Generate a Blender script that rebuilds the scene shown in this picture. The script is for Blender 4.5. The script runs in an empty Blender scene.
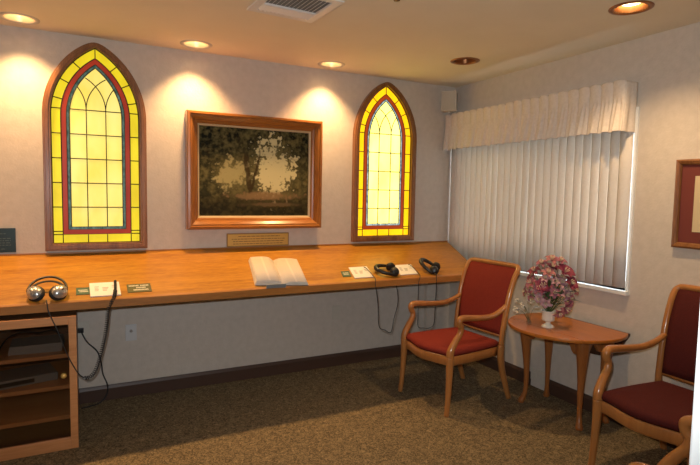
import bpy, bmesh, math, random
from mathutils import Vector, Matrix
R = math.radians
PI = math.pi
sc = bpy.context.scene
C = sc.collection
rnd = random.Random(7)

# ------------------------------------------------------------------ mesh helper
class MB:
    def __init__(s): s.bm = bmesh.new()
    def face(s, vs, mi=0, sm=False):
        try: f = s.bm.faces.new(vs)
        except ValueError: return None
        f.material_index = mi; f.smooth = sm; return f
    def box(s, a, b, mi=0, M=None):
        x0,y0,z0 = a; x1,y1,z1 = b
        co = [(x0,y0,z0),(x1,y0,z0),(x1,y1,z0),(x0,y1,z0),(x0,y0,z1),(x1,y0,z1),(x1,y1,z1),(x0,y1,z1)]
        v = [s.bm.verts.new(M @ Vector(c) if M else c) for c in co]
        for f in ((3,2,1,0),(4,5,6,7),(0,1,5,4),(1,2,6,5),(2,3,7,6),(3,0,4,7)): s.face([v[i] for i in f], mi)
        return s
    def grid(s, rows, mi=0, sm=True, cu=False, cv=False):
        V = [[s.bm.verts.new(c) for c in r] for r in rows]
        n, m = len(V), len(V[0])
        for i in range(n if cu else n-1):
            for j in range(m if cv else m-1):
                s.face([V[i][j], V[i][(j+1)%m], V[(i+1)%n][(j+1)%m], V[(i+1)%n][j]], mi, sm)
        return V
    def tube(s, pts, rad, seg=10, mi=0, closed=False, flat=1.0, up=None, caps=True):
        pts = [Vector(p) for p in pts]; n = len(pts)
        if not isinstance(rad, (list, tuple)): rad = [rad]*n
        rows = []; ref = Vector(up) if up else None; prev = None
        for i, p in enumerate(pts):
            a = pts[(i-1)%n] if (closed or i>0) else p
            b = pts[(i+1)%n] if (closed or i<n-1) else p
            t = (b-a).normalized()
            if ref is not None: u = ref - t*ref.dot(t)
            elif prev is None:
                r0 = Vector((0,0,1)) if abs(t.z) < .9 else Vector((0,1,0))
                u = r0 - t*r0.dot(t)
            else: u = prev - t*prev.dot(t)
            if u.length < 1e-6: u = Vector((1,0,0)) - t*t.x
            u.normalize(); prev = u; w = t.cross(u)
            rows.append([p + u*(math.cos(2*PI*k/seg)*rad[i]*flat) + w*(math.sin(2*PI*k/seg)*rad[i]) for k in range(seg)])
        V = s.grid(rows, mi, True, closed, True)
        if caps and not closed:
            s.face(V[0][::-1], mi, False); s.face(V[-1], mi, False)
        return s
    def lathe(s, prof, c=(0,0,0), seg=24, mi=0, M=None, sx=1, sy=1, caps=True):
        rows = []
        for r, z in prof:
            rows.append([Vector((c[0]+r*sx*math.cos(2*PI*k/seg), c[1]+r*sy*math.sin(2*PI*k/seg), c[2]+z)) for k in range(seg)])
        if M: rows = [[M @ v for v in r] for r in rows]
        V = s.grid(rows, mi, True, False, True)
        if caps and prof[0][0] > 1e-6: s.face(V[0][::-1], mi)
        if caps and prof[-1][0] > 1e-6: s.face(V[-1], mi)
        return s
    def prism(s, poly, d, mi=0, sm=False):
        d = Vector(d)
        a = [s.bm.verts.new(p) for p in poly]; b = [s.bm.verts.new(Vector(p)+d) for p in poly]
        s.face(a[::-1], mi); s.face(b, mi)
        n = len(a)
        for i in range(n): s.face([a[i], a[(i+1)%n], b[(i+1)%n], b[i]], mi, sm)
        return s
    def build(s, name, mats, parent=None, bevel=0, subsurf=0, solid=0):
        bm = s.bm
        bmesh.ops.remove_doubles(bm, verts=bm.verts, dist=1e-6)
        bmesh.ops.recalc_face_normals(bm, faces=bm.faces)
        me = bpy.data.meshes.new(name); bm.to_mesh(me); bm.free()
        o = bpy.data.objects.new(name, me); C.objects.link(o)
        for m in (mats if isinstance(mats, (list, tuple)) else [mats]): me.materials.append(m)
        if parent: o.parent = parent
        if solid:
            q = o.modifiers.new('Solidify', 'SOLIDIFY'); q.thickness = solid; q.offset = 0
        if subsurf:
            q = o.modifiers.new('Subsurf', 'SUBSURF'); q.levels = subsurf; q.render_levels = subsurf
        if bevel:
            q = o.modifiers.new('Bevel', 'BEVEL'); q.width = bevel; q.segments = 2; q.limit_method = 'ANGLE'; q.angle_limit = R(40)
        return o

def tag(o, label, cat, group=None, kind=None):
    o['label'] = label; o['category'] = cat
    if group: o['group'] = group
    if kind: o['kind'] = kind
    return o
def thing(name, label, cat, loc=(0,0,0), rotz=0, group=None):
    o = bpy.data.objects.new(name, None); C.objects.link(o)
    o.empty_display_size = .1; o.location = loc; o.rotation_euler = (0,0,rotz)
    return tag(o, label, cat, group)
def struct(o, label=None, cat=None):
    o['kind'] = 'structure'
    if label: o['label'] = label
    if cat: o['category'] = cat
    return o
def sempty(name, loc=(0,0,0)):
    o = bpy.data.objects.new(name, None); C.objects.link(o); o.location = loc; o['kind'] = 'structure'; return o
def dup(root, loc, rotz=None, label=None):
    r = root.copy(); C.objects.link(r); r.location = loc
    if rotz is not None: r.rotation_euler.z = rotz
    if label: r['label'] = label
    for ch in list(root.children):
        c = ch.copy(); C.objects.link(c); c.parent = r
        for g in list(ch.children):
            d = g.copy(); C.objects.link(d); d.parent = c
    return r
def smooth_path(pts, n=6):
    P = [Vector(p) for p in pts]; out = []
    for i in range(len(P)-1):
        p0 = P[max(i-1,0)]; p1 = P[i]; p2 = P[i+1]; p3 = P[min(i+2,len(P)-1)]
        for k in range(n):
            t = k/n
            out.append(.5*((2*p1)+(-p0+p2)*t+(2*p0-5*p1+4*p2-p3)*t*t+(-p0+3*p1-3*p2+p3)*t**3))
    out.append(P[-1]); return out
def lerp_list(v, n):
    out = []
    for i in range(len(v)-1):
        for k in range(n): out.append(v[i]+(v[i+1]-v[i])*k/n)
    out.append(v[-1]); return out

# ------------------------------------------------------------------ materials
def new_mat(name):
    m = bpy.data.materials.new(name); m.use_nodes = True
    nt = m.node_tree; b = nt.nodes['Principled BSDF']; return m, nt, b
def simple(name, col, rough=.5, metal=0, spec=.5, coat=0):
    m, nt, b = new_mat(name)
    b.inputs['Base Color'].default_value = (*col, 1); b.inputs['Roughness'].default_value = rough
    b.inputs['Metallic'].default_value = metal; b.inputs['Specular IOR Level'].default_value = spec
    b.inputs['Coat Weight'].default_value = coat
    return m
def ramp(nt, stops):
    r = nt.nodes.new('ShaderNodeValToRGB'); e = r.color_ramp.elements
    while len(e) < len(stops): e.new(.5)
    for k, (p, c) in enumerate(stops): e[k].position = p; e[k].color = (*c, 1)
    return r
def noise_mat(name, c1, c2, scale, rough=.8, bump=0, bscale=None, stretch=(1,1,1), detail=4, lo=.35, hi=.65, spec=.3, coat=0):
    m, nt, b = new_mat(name); L = nt.links
    tc = nt.nodes.new('ShaderNodeTexCoord'); mp = nt.nodes.new('ShaderNodeMapping')
    mp.inputs['Scale'].default_value = stretch
    n = nt.nodes.new('ShaderNodeTexNoise'); n.inputs['Scale'].default_value = scale; n.inputs['Detail'].default_value = detail
    r = ramp(nt, [(lo, c1), (hi, c2)])
    L.new(tc.outputs['Object'], mp.inputs['Vector']); L.new(mp.outputs[0], n.inputs['Vector'])
    L.new(n.outputs['Fac'], r.inputs['Fac']); L.new(r.outputs['Color'], b.inputs['Base Color'])
    b.inputs['Roughness'].default_value = rough; b.inputs['Specular IOR Level'].default_value = spec
    b.inputs['Coat Weight'].default_value = coat; b.inputs['Coat Roughness'].default_value = .15
    if bump:
        n2 = nt.nodes.new('ShaderNodeTexNoise'); n2.inputs['Scale'].default_value = bscale or scale; n2.inputs['Detail'].default_value = 3
        L.new(mp.outputs[0], n2.inputs['Vector'])
        bp = nt.nodes.new('ShaderNodeBump'); bp.inputs['Strength'].default_value = bump; bp.inputs['Distance'].default_value = .004
        L.new(n2.outputs['Fac'], bp.inputs['Height']); L.new(bp.outputs[0], b.inputs['Normal'])
    return m
def wood(name, dark, light, axis='x', rough=.35, coat=.25, scale=9, fig=.6):
    m, nt, b = new_mat(name); L = nt.links
    tc = nt.nodes.new('ShaderNodeTexCoord'); mp = nt.nodes.new('ShaderNodeMapping')
    st = {'x':(.09,1,1),'y':(1,.09,1),'z':(1,1,.09)}[axis]
    mp.inputs['Scale'].default_value = st
    n1 = nt.nodes.new('ShaderNodeTexNoise'); n1.inputs['Scale'].default_value = scale; n1.inputs['Detail'].default_value = 6; n1.inputs['Distortion'].default_value = 1.2
    n2 = nt.nodes.new('ShaderNodeTexNoise'); n2.inputs['Scale'].default_value = scale*14; n2.inputs['Detail'].default_value = 3
    L.new(tc.outputs['Object'], mp.inputs['Vector'])
    for n in (n1, n2): L.new(mp.outputs[0], n.inputs['Vector'])
    mx = nt.nodes.new('ShaderNodeMix'); mx.data_type = 'FLOAT'; mx.inputs[0].default_value = 1-fig
    L.new(n1.outputs['Fac'], mx.inputs[2]); L.new(n2.outputs['Fac'], mx.inputs[3])
    r = ramp(nt, [(.36, dark), (.62, light)])
    L.new(mx.outputs[0], r.inputs['Fac']); L.new(r.outputs['Color'], b.inputs['Base Color'])
    b.inputs['Roughness'].default_value = rough; b.inputs['Coat Weight'].default_value = coat; b.inputs['Coat Roughness'].default_value = .12
    b.inputs['Specular IOR Level'].default_value = .4
    return m
def emit(name, col, st):
    m, nt, b = new_mat(name)
    b.inputs['Base Color'].default_value = (*col, 1); b.inputs['Emission Color'].default_value = (*col, 1); b.inputs['Emission Strength'].default_value = st
    return m
def art_glass(name, c1, c2, st, scale=9):
    m, nt, b = new_mat(name); L = nt.links
    tc = nt.nodes.new('ShaderNodeTexCoord'); mp = nt.nodes.new('ShaderNodeMapping'); mp.inputs['Scale'].default_value = (1,1,.45)
    n = nt.nodes.new('ShaderNodeTexNoise'); n.inputs['Scale'].default_value = scale; n.inputs['Detail'].default_value = 3
    r = ramp(nt, [(.35, c1), (.68, c2)])
    L.new(tc.outputs['Object'], mp.inputs[0]); L.new(mp.outputs[0], n.inputs[0]); L.new(n.outputs['Fac'], r.inputs[0])
    L.new(r.outputs[0], b.inputs['Emission Color']); b.inputs['Emission Strength'].default_value = st
    b.inputs['Base Color'].default_value = (c1[0]*.4, c1[1]*.4, c1[2]*.4, 1); b.inputs['Roughness'].default_value = .4; b.inputs['Specular IOR Level'].default_value = .2
    return m

M_wall = noise_mat('wallpaper', (.58,.515,.445), (.625,.555,.485), 22, .85, .35, 70, detail=6, spec=.2)
M_ceil = noise_mat('ceiling_paint', (.79,.70,.54), (.81,.72,.56), 5, .9, .2, 90, spec=.15)
M_white = simple('white_paint', (.78,.79,.78), .4)
def carpet_mat():
    m, nt, b = new_mat('carpet'); L = nt.links
    tc = nt.nodes.new('ShaderNodeTexCoord'); w_ = nt.nodes.new('ShaderNodeTexNoise'); w_.inputs['Scale'].default_value = 34; w_.inputs['Detail'].default_value = 8; w_.inputs['Roughness'].default_value = .85; w_.inputs['Distortion'].default_value = 1.4
    n2 = nt.nodes.new('ShaderNodeTexWhiteNoise'); mp = nt.nodes.new('ShaderNodeVectorMath'); mp.operation = 'SNAP'; mp.inputs[1].default_value = (.006,.006,.006)
    L.new(tc.outputs['Object'], w_.inputs[0]); L.new(tc.outputs['Object'], mp.inputs[0]); L.new(mp.outputs[0], n2.inputs[0])
    mx = nt.nodes.new('ShaderNodeMix'); mx.data_type = 'FLOAT'; mx.inputs[0].default_value = .16
    L.new(w_.outputs['Fac'], mx.inputs[2]); L.new(n2.outputs[0], mx.inputs[3])
    r_ = ramp(nt, [(.36,(.060,.050,.034)),(.5,(.165,.125,.075)),(.66,(.37,.275,.155))]); L.new(mx.outputs[0], r_.inputs[0]); L.new(r_.outputs[0], b.inputs['Base Color'])
    bp = nt.nodes.new('ShaderNodeBump'); bp.inputs['Strength'].default_value = .8; bp.inputs['Distance'].default_value = .005
    L.new(mx.outputs[0], bp.inputs['Height']); L.new(bp.outputs[0], b.inputs['Normal'])
    b.inputs['Roughness'].default_value = .95; b.inputs['Specular IOR Level'].default_value = .05
    return m
M_carpet = carpet_mat()
M_base = simple('baseboard_brown', (.070,.036,.024), .45)
M_counter = wood('counter_oak', (.27,.100,.010), (.49,.225,.024), 'x', .40, .12, 15, .48)
M_lip = wood('counter_edge_oak', (.30,.115,.028), (.44,.185,.045), 'x', .35, .3, 10)
M_frame = wood('window_frame_oak', (.15,.055,.016), (.29,.12,.04), 'z', .35, .3, 12)
M_pframe = wood('picture_frame_oak', (.24,.078,.015), (.42,.16,.034), 'x', .28, .5, 12)
M_pframev = wood('picture_frame_oak_upright', (.24,.078,.015), (.42,.16,.034), 'z', .28, .5, 12)
M_chair = wood('chair_wood', (.34,.125,.032), (.45,.185,.052), 'z', .28, .5, 6, .8)
M_table = wood('table_top_cherry', (.34,.098,.013), (.48,.155,.023), 'y', .32, .2, 8)
M_tleg = wood('table_leg_cherry', (.27,.088,.022), (.36,.13,.034), 'z', .3, .4, 8)
M_tshade = wood('table_leaf_shaded', (.045,.018,.010), (.065,.026,.013), 'y', .4, .2, 8)  # hanging leaf only: shade below the top put into the wood colour
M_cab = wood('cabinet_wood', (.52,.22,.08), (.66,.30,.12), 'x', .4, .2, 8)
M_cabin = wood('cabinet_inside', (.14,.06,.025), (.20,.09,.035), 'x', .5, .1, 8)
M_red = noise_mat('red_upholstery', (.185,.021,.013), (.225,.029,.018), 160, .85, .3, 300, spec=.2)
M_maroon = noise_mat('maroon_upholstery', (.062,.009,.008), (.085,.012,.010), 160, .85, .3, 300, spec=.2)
M_drape = noise_mat('drape_fabric', (.72,.63,.54), (.78,.69,.60), 60, .9, .1, 200, spec=.1)
M_vane = noise_mat('blind_fabric', (.80,.73,.65), (.84,.77,.69), 60, .85, .1, 200, spec=.15)
_nt = M_vane.node_tree; _t = _nt.nodes.new('ShaderNodeBsdfTranslucent'); _t.inputs[0].default_value = (.60,.55,.50,1); _m = _nt.nodes.new('ShaderNodeMixShader'); _m.inputs[0].default_value = .30
_o = [n for n in _nt.nodes if n.type == 'OUTPUT_MATERIAL'][0]
_nt.links.new(_nt.nodes['Principled BSDF'].outputs[0], _m.inputs[1]); _nt.links.new(_t.outputs[0], _m.inputs[2]); _nt.links.new(_m.outputs[0], _o.inputs[0])
M_came = simple('lead_came', (.05,.035,.02), .5, .3)
M_black = simple('black_plastic', (.012,.012,.013), .35)
M_pad = simple('ear_pad', (.010,.009,.009), .7)
M_silver = simple('silver_plastic', (.50,.48,.46), .28, .7)
M_cord = simple('cord_rubber', (.015,.014,.014), .5)
M_plate = simple('plate_white', (.60,.60,.60), .4)
M_plateb = simple('plate_beige', (.58,.53,.45), .45)
M_ivory = simple('ivory_ceramic', (.80,.74,.62), .3)
M_ivory2 = simple('ivory_dried_blooms', (.66,.60,.48), .7)
M_paper = simple('card_paper', (.80,.76,.70), .7)
M_ink = simple('grey_ink', (.36,.33,.30), .7)
M_pink = simple('pale_lettering', (.70,.68,.55), .6)
M_green = simple('green_label', (.045,.10,.065), .4)
M_olive = simple('olive_sign', (.10,.095,.035), .4)
M_dkgreen = simple('dark_green_plaque', (.012,.030,.032), .3)
M_dkline = simple('plaque_lettering', (.08,.11,.10), .5)
M_brass = simple('brass', (.72,.47,.13), .42, .4)
M_brasst = simple('brass_lettering', (.34,.19,.055), .5, .2)
M_trim = simple('light_trim_metal', (.62,.56,.46), .4, .2)
M_can = simple('can_reflector', (.75,.60,.42), .35, .6)
M_candk = simple('dark_can_reflector', (.34,.14,.05), .3, .7)
M_bulb = emit('lit_bulb', (1,.74,.40), 9)
M_bulboff = simple('unlit_bulb', (.45,.30,.18), .3)
M_bulbdim = emit('lit_bulb_room', (1,.80,.42), 9)
M_leaf = simple('leaf_green', (.035,.075,.03), .5)
M_stem = simple('stem_green', (.07,.10,.03), .6)
M_lip_shadow = simple('lip_shadow', (.02,.018,.016), .8)
M_spk = simple('speaker_case', (.55,.50,.43), .5)
M_vent = simple('vent_metal', (.74,.72,.69), .4)
M_ventdk = simple('vent_shadow', (.22,.21,.20), .7)
M_mat = simple('dark_red_mat', (.16,.030,.022), .8)
M_matt = simple('cream_print', (.62,.50,.30), .7)
M_cream = simple('picture_liner', (.55,.42,.24), .5)

def glass_mat(name, tint, gloss):
    m = bpy.data.materials.new(name); m.use_nodes = True; nt = m.node_tree; nt.nodes.clear()
    o = nt.nodes.new('ShaderNodeOutputMaterial'); mx = nt.nodes.new('ShaderNodeMixShader')
    t = nt.nodes.new('ShaderNodeBsdfTransparent'); t.inputs[0].default_value = (*tint, 1)
    g = nt.nodes.new('ShaderNodeBsdfGlossy'); g.inputs['Roughness'].default_value = .03
    mx.inputs[0].default_value = gloss
    nt.links.new(t.outputs[0], mx.inputs[1]); nt.links.new(g.outputs[0], mx.inputs[2]); nt.links.new(mx.outputs[0], o.inputs[0])
    return m
M_smoke = glass_mat('smoked_glass', (.80,.77,.74), .05)
M_clear = glass_mat('clear_glass', (.95,.96,.96), .06)

def page_mat():
    m, nt, b = new_mat('printed_page'); L = nt.links
    tc = nt.nodes.new('ShaderNodeTexCoord'); sp = nt.nodes.new('ShaderNodeSeparateXYZ'); L.new(tc.outputs['Object'], sp.inputs[0])
    def math_(op, a, b_=None):
        n = nt.nodes.new('ShaderNodeMath'); n.operation = op
        for k, v in ((0,a),(1,b_)):
            if v is None: continue
            if isinstance(v, (int,float)): n.inputs[k].default_value = v
            else: L.new(v, n.inputs[k])
        return n.outputs[0]
    lines = math_('GREATER_THAN', math_('FRACT', math_('MULTIPLY', sp.outputs[1], 95)), .5)
    colx = math_('ABSOLUTE', math_('SUBTRACT', math_('FRACT', math_('MULTIPLY', math_('ABSOLUTE', sp.outputs[0]), 11.0)), .5))
    col = math_('LESS_THAN', colx, .42)
    m1 = math_('MULTIPLY', math_('MULTIPLY', lines, col), .45)
    mx = nt.nodes.new('ShaderNodeMix'); mx.data_type = 'RGBA'
    mx.inputs[6].default_value = (.66,.58,.50,1); mx.inputs[7].default_value = (.30,.27,.24,1)
    L.new(m1, mx.inputs[0]); L.new(mx.outputs[2], b.inputs['Base Color']); b.inputs['Roughness'].default_value = .7
    return m
M_page = page_mat()

def painting_mat():
    m, nt, b = new_mat('woodland_painting'); L = nt.links
    tc = nt.nodes.new('ShaderNodeTexCoord'); sp = nt.nodes.new('ShaderNodeSeparateXYZ'); L.new(tc.outputs['Generated'], sp.inputs[0])
    U, V = sp.outputs[0], sp.outputs[2]
    def mt(op, a, b_=None, c=None):
        n = nt.nodes.new('ShaderNodeMath'); n.operation = op
        for k, v in ((0,a),(1,b_),(2,c)):
            if v is None: continue
            if isinstance(v, (int,float)): n.inputs[k].default_value = v
            else: L.new(v, n.inputs[k])
        return n.outputs[0]
    def noise(sc_, det, st=(1,1,1)):
        mp = nt.nodes.new('ShaderNodeMapping'); mp.inputs['Scale'].default_value = st
        n = nt.nodes.new('ShaderNodeTexNoise'); n.inputs['Scale'].default_value = sc_; n.inputs['Detail'].default_value = det
        L.new(tc.outputs['Object'], mp.inputs[0]); L.new(mp.outputs[0], n.inputs[0]); return n.outputs['Fac']
    def ss(x, lo, hi):
        n = nt.nodes.new('ShaderNodeMapRange'); n.interpolation_type = 'SMOOTHSTEP'
        n.inputs['From Min'].default_value = lo; n.inputs['From Max'].default_value = hi
        L.new(x, n.inputs['Value']); return n.outputs['Result']
    def mixc(f, a, c2):
        n = nt.nodes.new('ShaderNodeMix'); n.data_type = 'RGBA'; L.new(f, n.inputs[0])
        for k, v in ((6,a),(7,c2)):
            if isinstance(v, tuple): n.inputs[k].default_value = (*v, 1)
            else: L.new(v, n.inputs[k])
        return n.outputs[2]
    def ell(cu, cv, ru, rv):
        a = mt('DIVIDE', mt('SUBTRACT', U, cu), ru); c = mt('DIVIDE', mt('SUBTRACT', V, cv), rv)
        return mt('SQRT', mt('ADD', mt('MULTIPLY', a, a), mt('MULTIPLY', c, c)))
    leafn = noise(34, 10); leafm = noise(11, 8); fine = noise(70, 4)
    foliage = nt.nodes.new('ShaderNodeValToRGB'); e = foliage.color_ramp.elements
    e[0].position = .43; e[0].color = (.008,.010,.006,1); e[1].position = .62; e[1].color = (.15,.125,.045,1)
    L.new(mt('ADD', mt('MULTIPLY', leafn, .6), mt('MULTIPLY', leafm, .4)), foliage.inputs[0])
    wob = mt('ADD', mt('MULTIPLY', mt('SUBTRACT', leafm, .5), 2.4), mt('MULTIPLY', mt('SUBTRACT', leafn, .5), 2.6))
    sky = mt('SUBTRACT', 1.0, ss(mt('ADD', ell(.66,.55,.17,.30), wob), .75, 1.15))
    sky2 = mt('SUBTRACT', 1.0, ss(mt('ADD', ell(.30,.47,.14,.16), wob), .55, 1.2))
    haze = mt('SUBTRACT', 1.0, ss(mt('ADD', ell(.55,.42,.42,.30), wob), .4, 1.5))
    c = mixc(mt('MULTIPLY', haze, .18), foliage.outputs[0], (.22,.19,.07))
    c = mixc(mt('MULTIPLY', sky2, .75), c, (.50,.42,.18))
    c = mixc(mt('MULTIPLY', sky, .95), c, (.66,.58,.30))
    # leaning forked trunk
    cu = mt('ADD', .44, mt('ADD', mt('MULTIPLY', mt('SUBTRACT', V, .30), -.10), mt('MULTIPLY', mt('SUBTRACT', leafm, .5), .06)))
    tr = mt('SUBTRACT', 1.0, ss(mt('ABSOLUTE', mt('SUBTRACT', U, cu)), .014, .026))
    cu2 = mt('ADD', .45, mt('ADD', mt('MULTIPLY', mt('SUBTRACT', V, .30), .20), mt('MULTIPLY', mt('SUBTRACT', leafm, .5), .07)))
    tr2 = mt('SUBTRACT', 1.0, ss(mt('ABSOLUTE', mt('SUBTRACT', U, cu2)), .007, .014))
    tv = mt('MULTIPLY', ss(V, .24, .28), mt('SUBTRACT', 1.0, ss(V, .66, .8)))
    c = mixc(mt('MULTIPLY', mt('MAXIMUM', tr, tr2), mt('MULTIPLY', tv, .85)), c, (.045,.028,.012))
    gr = mt('SUBTRACT', 1.0, ss(V, .12, .30))
    c = mixc(mt('MULTIPLY', gr, .7), c, (.022,.018,.008))
    path = mt('SUBTRACT', 1.0, ss(mt('ADD', ell(.60,.235,.34,.055), mt('MULTIPLY', wob, .6)), .5, 1.2))
    c = mixc(mt('MULTIPLY', path, .8), c, (.28,.17,.075))
    path2 = mt('SUBTRACT', 1.0, ss(mt('ADD', ell(.66,.135,.30,.03), mt('MULTIPLY', wob, .6)), .4, 1.2))
    c = mixc(mt('MULTIPLY', path2, .6), c, (.19,.12,.055))
    L.new(c, b.inputs['Base Color']); b.inputs['Roughness'].default_value = .6; b.inputs['Specular IOR Level'].default_value = .08
    return m
M_paint = painting_mat()

# ------------------------------------------------------------------ room shell
H = 2.44
XL, YF = -4.75, -3.58           # left wall, front wall
struct(MB().box((-5.4,-6.2,-.1),(.35,.25,0)).build('floor', M_carpet))
# ceiling with round holes for the cans
lights = [(-3.376,-.200),(-2.362,-.190),(-1.347,-.180),(-.548,-.787),(-.517,-2.067)]
extra  = [(-4.39,-.205)]
HR = .080
def ceiling():
    bm = bmesh.new(); ed = []
    def loop(pts):
        vs = [bm.verts.new((x,y,H)) for x,y in pts]
        for i in range(len(vs)): ed.append(bm.edges.new((vs[i], vs[(i+1)%len(vs)])))
    loop([(-5.4,-6.2),(.35,-6.2),(.35,.25),(-5.4,.25)])
    for (x,y) in lights+extra: loop([(x+HR*math.cos(2*PI*k/24), y+HR*math.sin(2*PI*k/24)) for k in range(24)])
    bmesh.ops.triangle_fill(bm, use_beauty=True, use_dissolve=False, edges=ed)
    dead = [f for f in bm.faces if any((f.calc_center_median()-Vector((x,y,H))).length < HR*.98 for x,y in lights+extra) and f.calc_area() < .03]
    bmesh.ops.delete(bm, geom=dead, context='FACES_ONLY')
    mb = MB(); mb.bm.free(); mb.bm = bm
    # slab cover far above the cans so no daylight leaks in
    mb.box((-5.4,-6.2,H+.24),(.35,.25,H+.30))
    return mb.build('ceiling', M_ceil)
struct(ceiling())
struct(MB().box((-5.4,0,0),(.35,.12,H+.25)).build('wall_back', M_wall))
struct(MB().box((XL-.12,YF,0),(XL,0,H+.25)).build('wall_left', M_wall))
WY0, WY1, WZ0, WZ1 = -1.782, -.080, .868, 2.02          # opening of the right window
w = MB()
w.box((0,-6.2,0),(.16,WY0,H+.25)); w.box((0,WY1,0),(.16,0,H+.25)); w.box((0,WY0,0),(.16,WY1,WZ0)); w.box((0,WY0,WZ1),(.16,WY1,H+.25))
struct(w.build('wall_right', M_wall))
DX0, DX1 = -3.75, -2.476                                  # doorway the photo is taken from
w = MB()
w.box((DX1,YF-.12,0),(0,YF,H+.25)); w.box((XL-.12,YF-.12,0),(DX0,YF,H+.25)); w.box((DX0,YF-.12,2.12),(DX1,YF,H+.25))
struct(w.build('wall_front', M_wall))
w = MB()
for (a,b_) in ((DX1-.02,DX1),(DX0,DX0+.02)): w.box((a,YF-.135,0),(b_,YF+.015,2.12))
w.box((DX0,YF-.135,2.10),(DX1,YF+.015,2.12))
for y0,y1 in ((YF,YF+.018),(YF-.138,YF-.12)):
    w.box((DX1-.012,y0,0),(DX1+.06,y1,2.17)); w.box((DX0-.06,y0,0),(DX0+.012,y1,2.17)); w.box((DX0,y0,2.11),(DX1,y1,2.17))
struct(w.build('trim_1', M_white, bevel=.003))
# hallway behind the camera
struct(MB().box((-5.4,-6.2,0),(-5.28,YF-.12,H+.25)).build('wall_hall_left', M_wall))
struct(MB().box((-5.4,-6.2,0),(.0,-6.08,H+.25)).build('wall_hall_back', M_wall))

def baseboard(name, pts):
    mb = MB()
    prof = [(0,0),(.016,0),(.016,.082),(.010,.096),(.006,.104),(0,.104)]
    for a, b_, nrm in pts:
        a = Vector(a); b_ = Vector(b_); n = Vector(nrm)
        mb.prism([a + n*d + Vector((0,0,z)) for d, z in prof], b_-a)
    return struct(mb.build(name, M_base))
baseboard('baseboard_back', [((-4.75,0,0),(-.017,0,0),(0,-1,0))])
baseboard('baseboard_right', [((0,-1.035,0),(0,0,0),(-1,0,0)), ((0,YF,0),(0,-1.185,0),(-1,0,0))])

# ------------------------------------------------------------------ stained glass windows
def arch(t, n=26, w=.307, h=.50, zb=0, zs=.870):
    """closed outline (x,z): bottom left, up the left side, apex, down to bottom right; t = inset"""
    d = (h*h+w*w)/(2*w); cx = d-w
    r = d-t; top = math.sqrt(max(r*r-cx*cx, 0)); a1 = math.atan2(top, cx)
    L_ = []
    for k in range(n+1):
        a = a1*k/n
        L_.append((cx-r*math.cos(a), zs+r*math.sin(a)))
    # soften the very tip of the arch
    if t < .012:
        L_ = [(x, zs+math.sqrt(max(r*r-(math.sqrt(x*x+.0016)+cx-.0016/.6)**2, 0)) if z > zs+.15 else z) for x, z in L_]
    out = [(-w+t, zb+t)] + L_
    return out + [(-x, z) for x, z in out[::-1][1:]]
def ring(mb, t0, t1, y0, y1, mi, closed=True):
    A, B = arch(t0), arch(t1)
    n = len(A)
    for y, flip in ((y0, 0),):
        va = [mb.bm.verts.new((x,y0,z)) for x,z in A]; vb = [mb.bm.verts.new((x,y0,z)) for x,z in B]
        for i in range(n): mb.face([va[i],va[(i+1)%n],vb[(i+1)%n],vb[i]], mi)
    if y1 is not None:
        wa = [mb.bm.verts.new((x,y1,z)) for x,z in A]; wb = [mb.bm.verts.new((x,y1,z)) for x,z in B]
        for i in range(n):
            j = (i+1)%n
            mb.face([wa[i],wa[j],wb[j],wb[i]], mi); mb.face([va[i],va[j],wa[j],wa[i]], mi); mb.face([vb[i],vb[j],wb[j],wb[i]], mi)
def inside(x, z, t, w=.307, h=.50, zs=.870):
    if z < t or abs(x) > w-t: return False
    if z <= zs: return True
    d = (h*h+w*w)/(2*w); cx = d-w
    return math.hypot(abs(x)+cx, z-zs) <= d-t
def stained(name, xc, zb, mats):
    root = sempty(name, (xc, 0, zb))
    f = MB(); ring(f, 0, .045, -.045, 0, 0)
    ring(f, .010, .034, -.052, -.045, 0)
    f.build('window_frame', M_frame, root, bevel=.004)
    T = (.047, .102, .134, .152)
    g = MB()
    for k in range(3): ring(g, T[k], T[k+1], -.014, None, k)
    A = arch(T[3]); g.face([g.bm.verts.new((x,-.014,z)) for x,z in A], 3)
    g.build('stained_glass', mats, root)
    c = MB(); y = -.016; r = .0034
    for t in T: c.tube([(x,y,z) for x,z in arch(t)], r*(.8 if t == T[2] else 1), 6, closed=True)
    def seg(p, q, rr=r): c.tube([(p[0],y,p[1]),(q[0],y,q[1])], rr, 6)
    rows = [.915-.1585*k for k in range(6)]
    xin, xo0, xo1 = .307-T[3], .307-T[0], .307-T[1]
    for i, z in enumerate(rows):
        if z > T[3]+.02: seg((-xin,z),(xin,z))
        for s in (-1,1): seg((s*xo0,z),(s*xo1,z))
    for x in (-.058,.058):
        seg((x,T[3]),(x,.915)); seg((x,T[0]),(x,T[1]))
    for s in (-1,1):
        seg((s*xo1,T[0]),(s*xo1,T[1])); seg((s*xo0,T[1]),(s*xo1,T[1]))
        # gothic tracery arcs leaving each mullion both ways
        for dr in (-1,1):
            R_ = .24; cx = s*.058 + dr*R_; pts = []
            for k in range(0, 40):
                a = k*R(2.2); X = cx - dr*R_*math.cos(a); Z = .915 + R_*math.sin(a)
                if not inside(X, Z, T[3]-.002): break
                pts.append((X, y, Z))
            if len(pts) > 2: c.tube(pts, r, 6)
        # leads across the yellow border of the arch
        d = (.50**2+.307**2)/(2*.307); cx0 = d-.307
        for ang in (13, 27, 42):
            a = R(ang)
            p = [(s*-(cx0-(d-t)*math.cos(a)), .870+(d-t)*math.sin(a)) for t in (T[0],T[1])]
            seg(p[0], p[1])
    seg((0, arch(T[0])[27][1]), (0, arch(T[1])[27][1]))
    c.build('leading', M_came, root)
    return root
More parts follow.
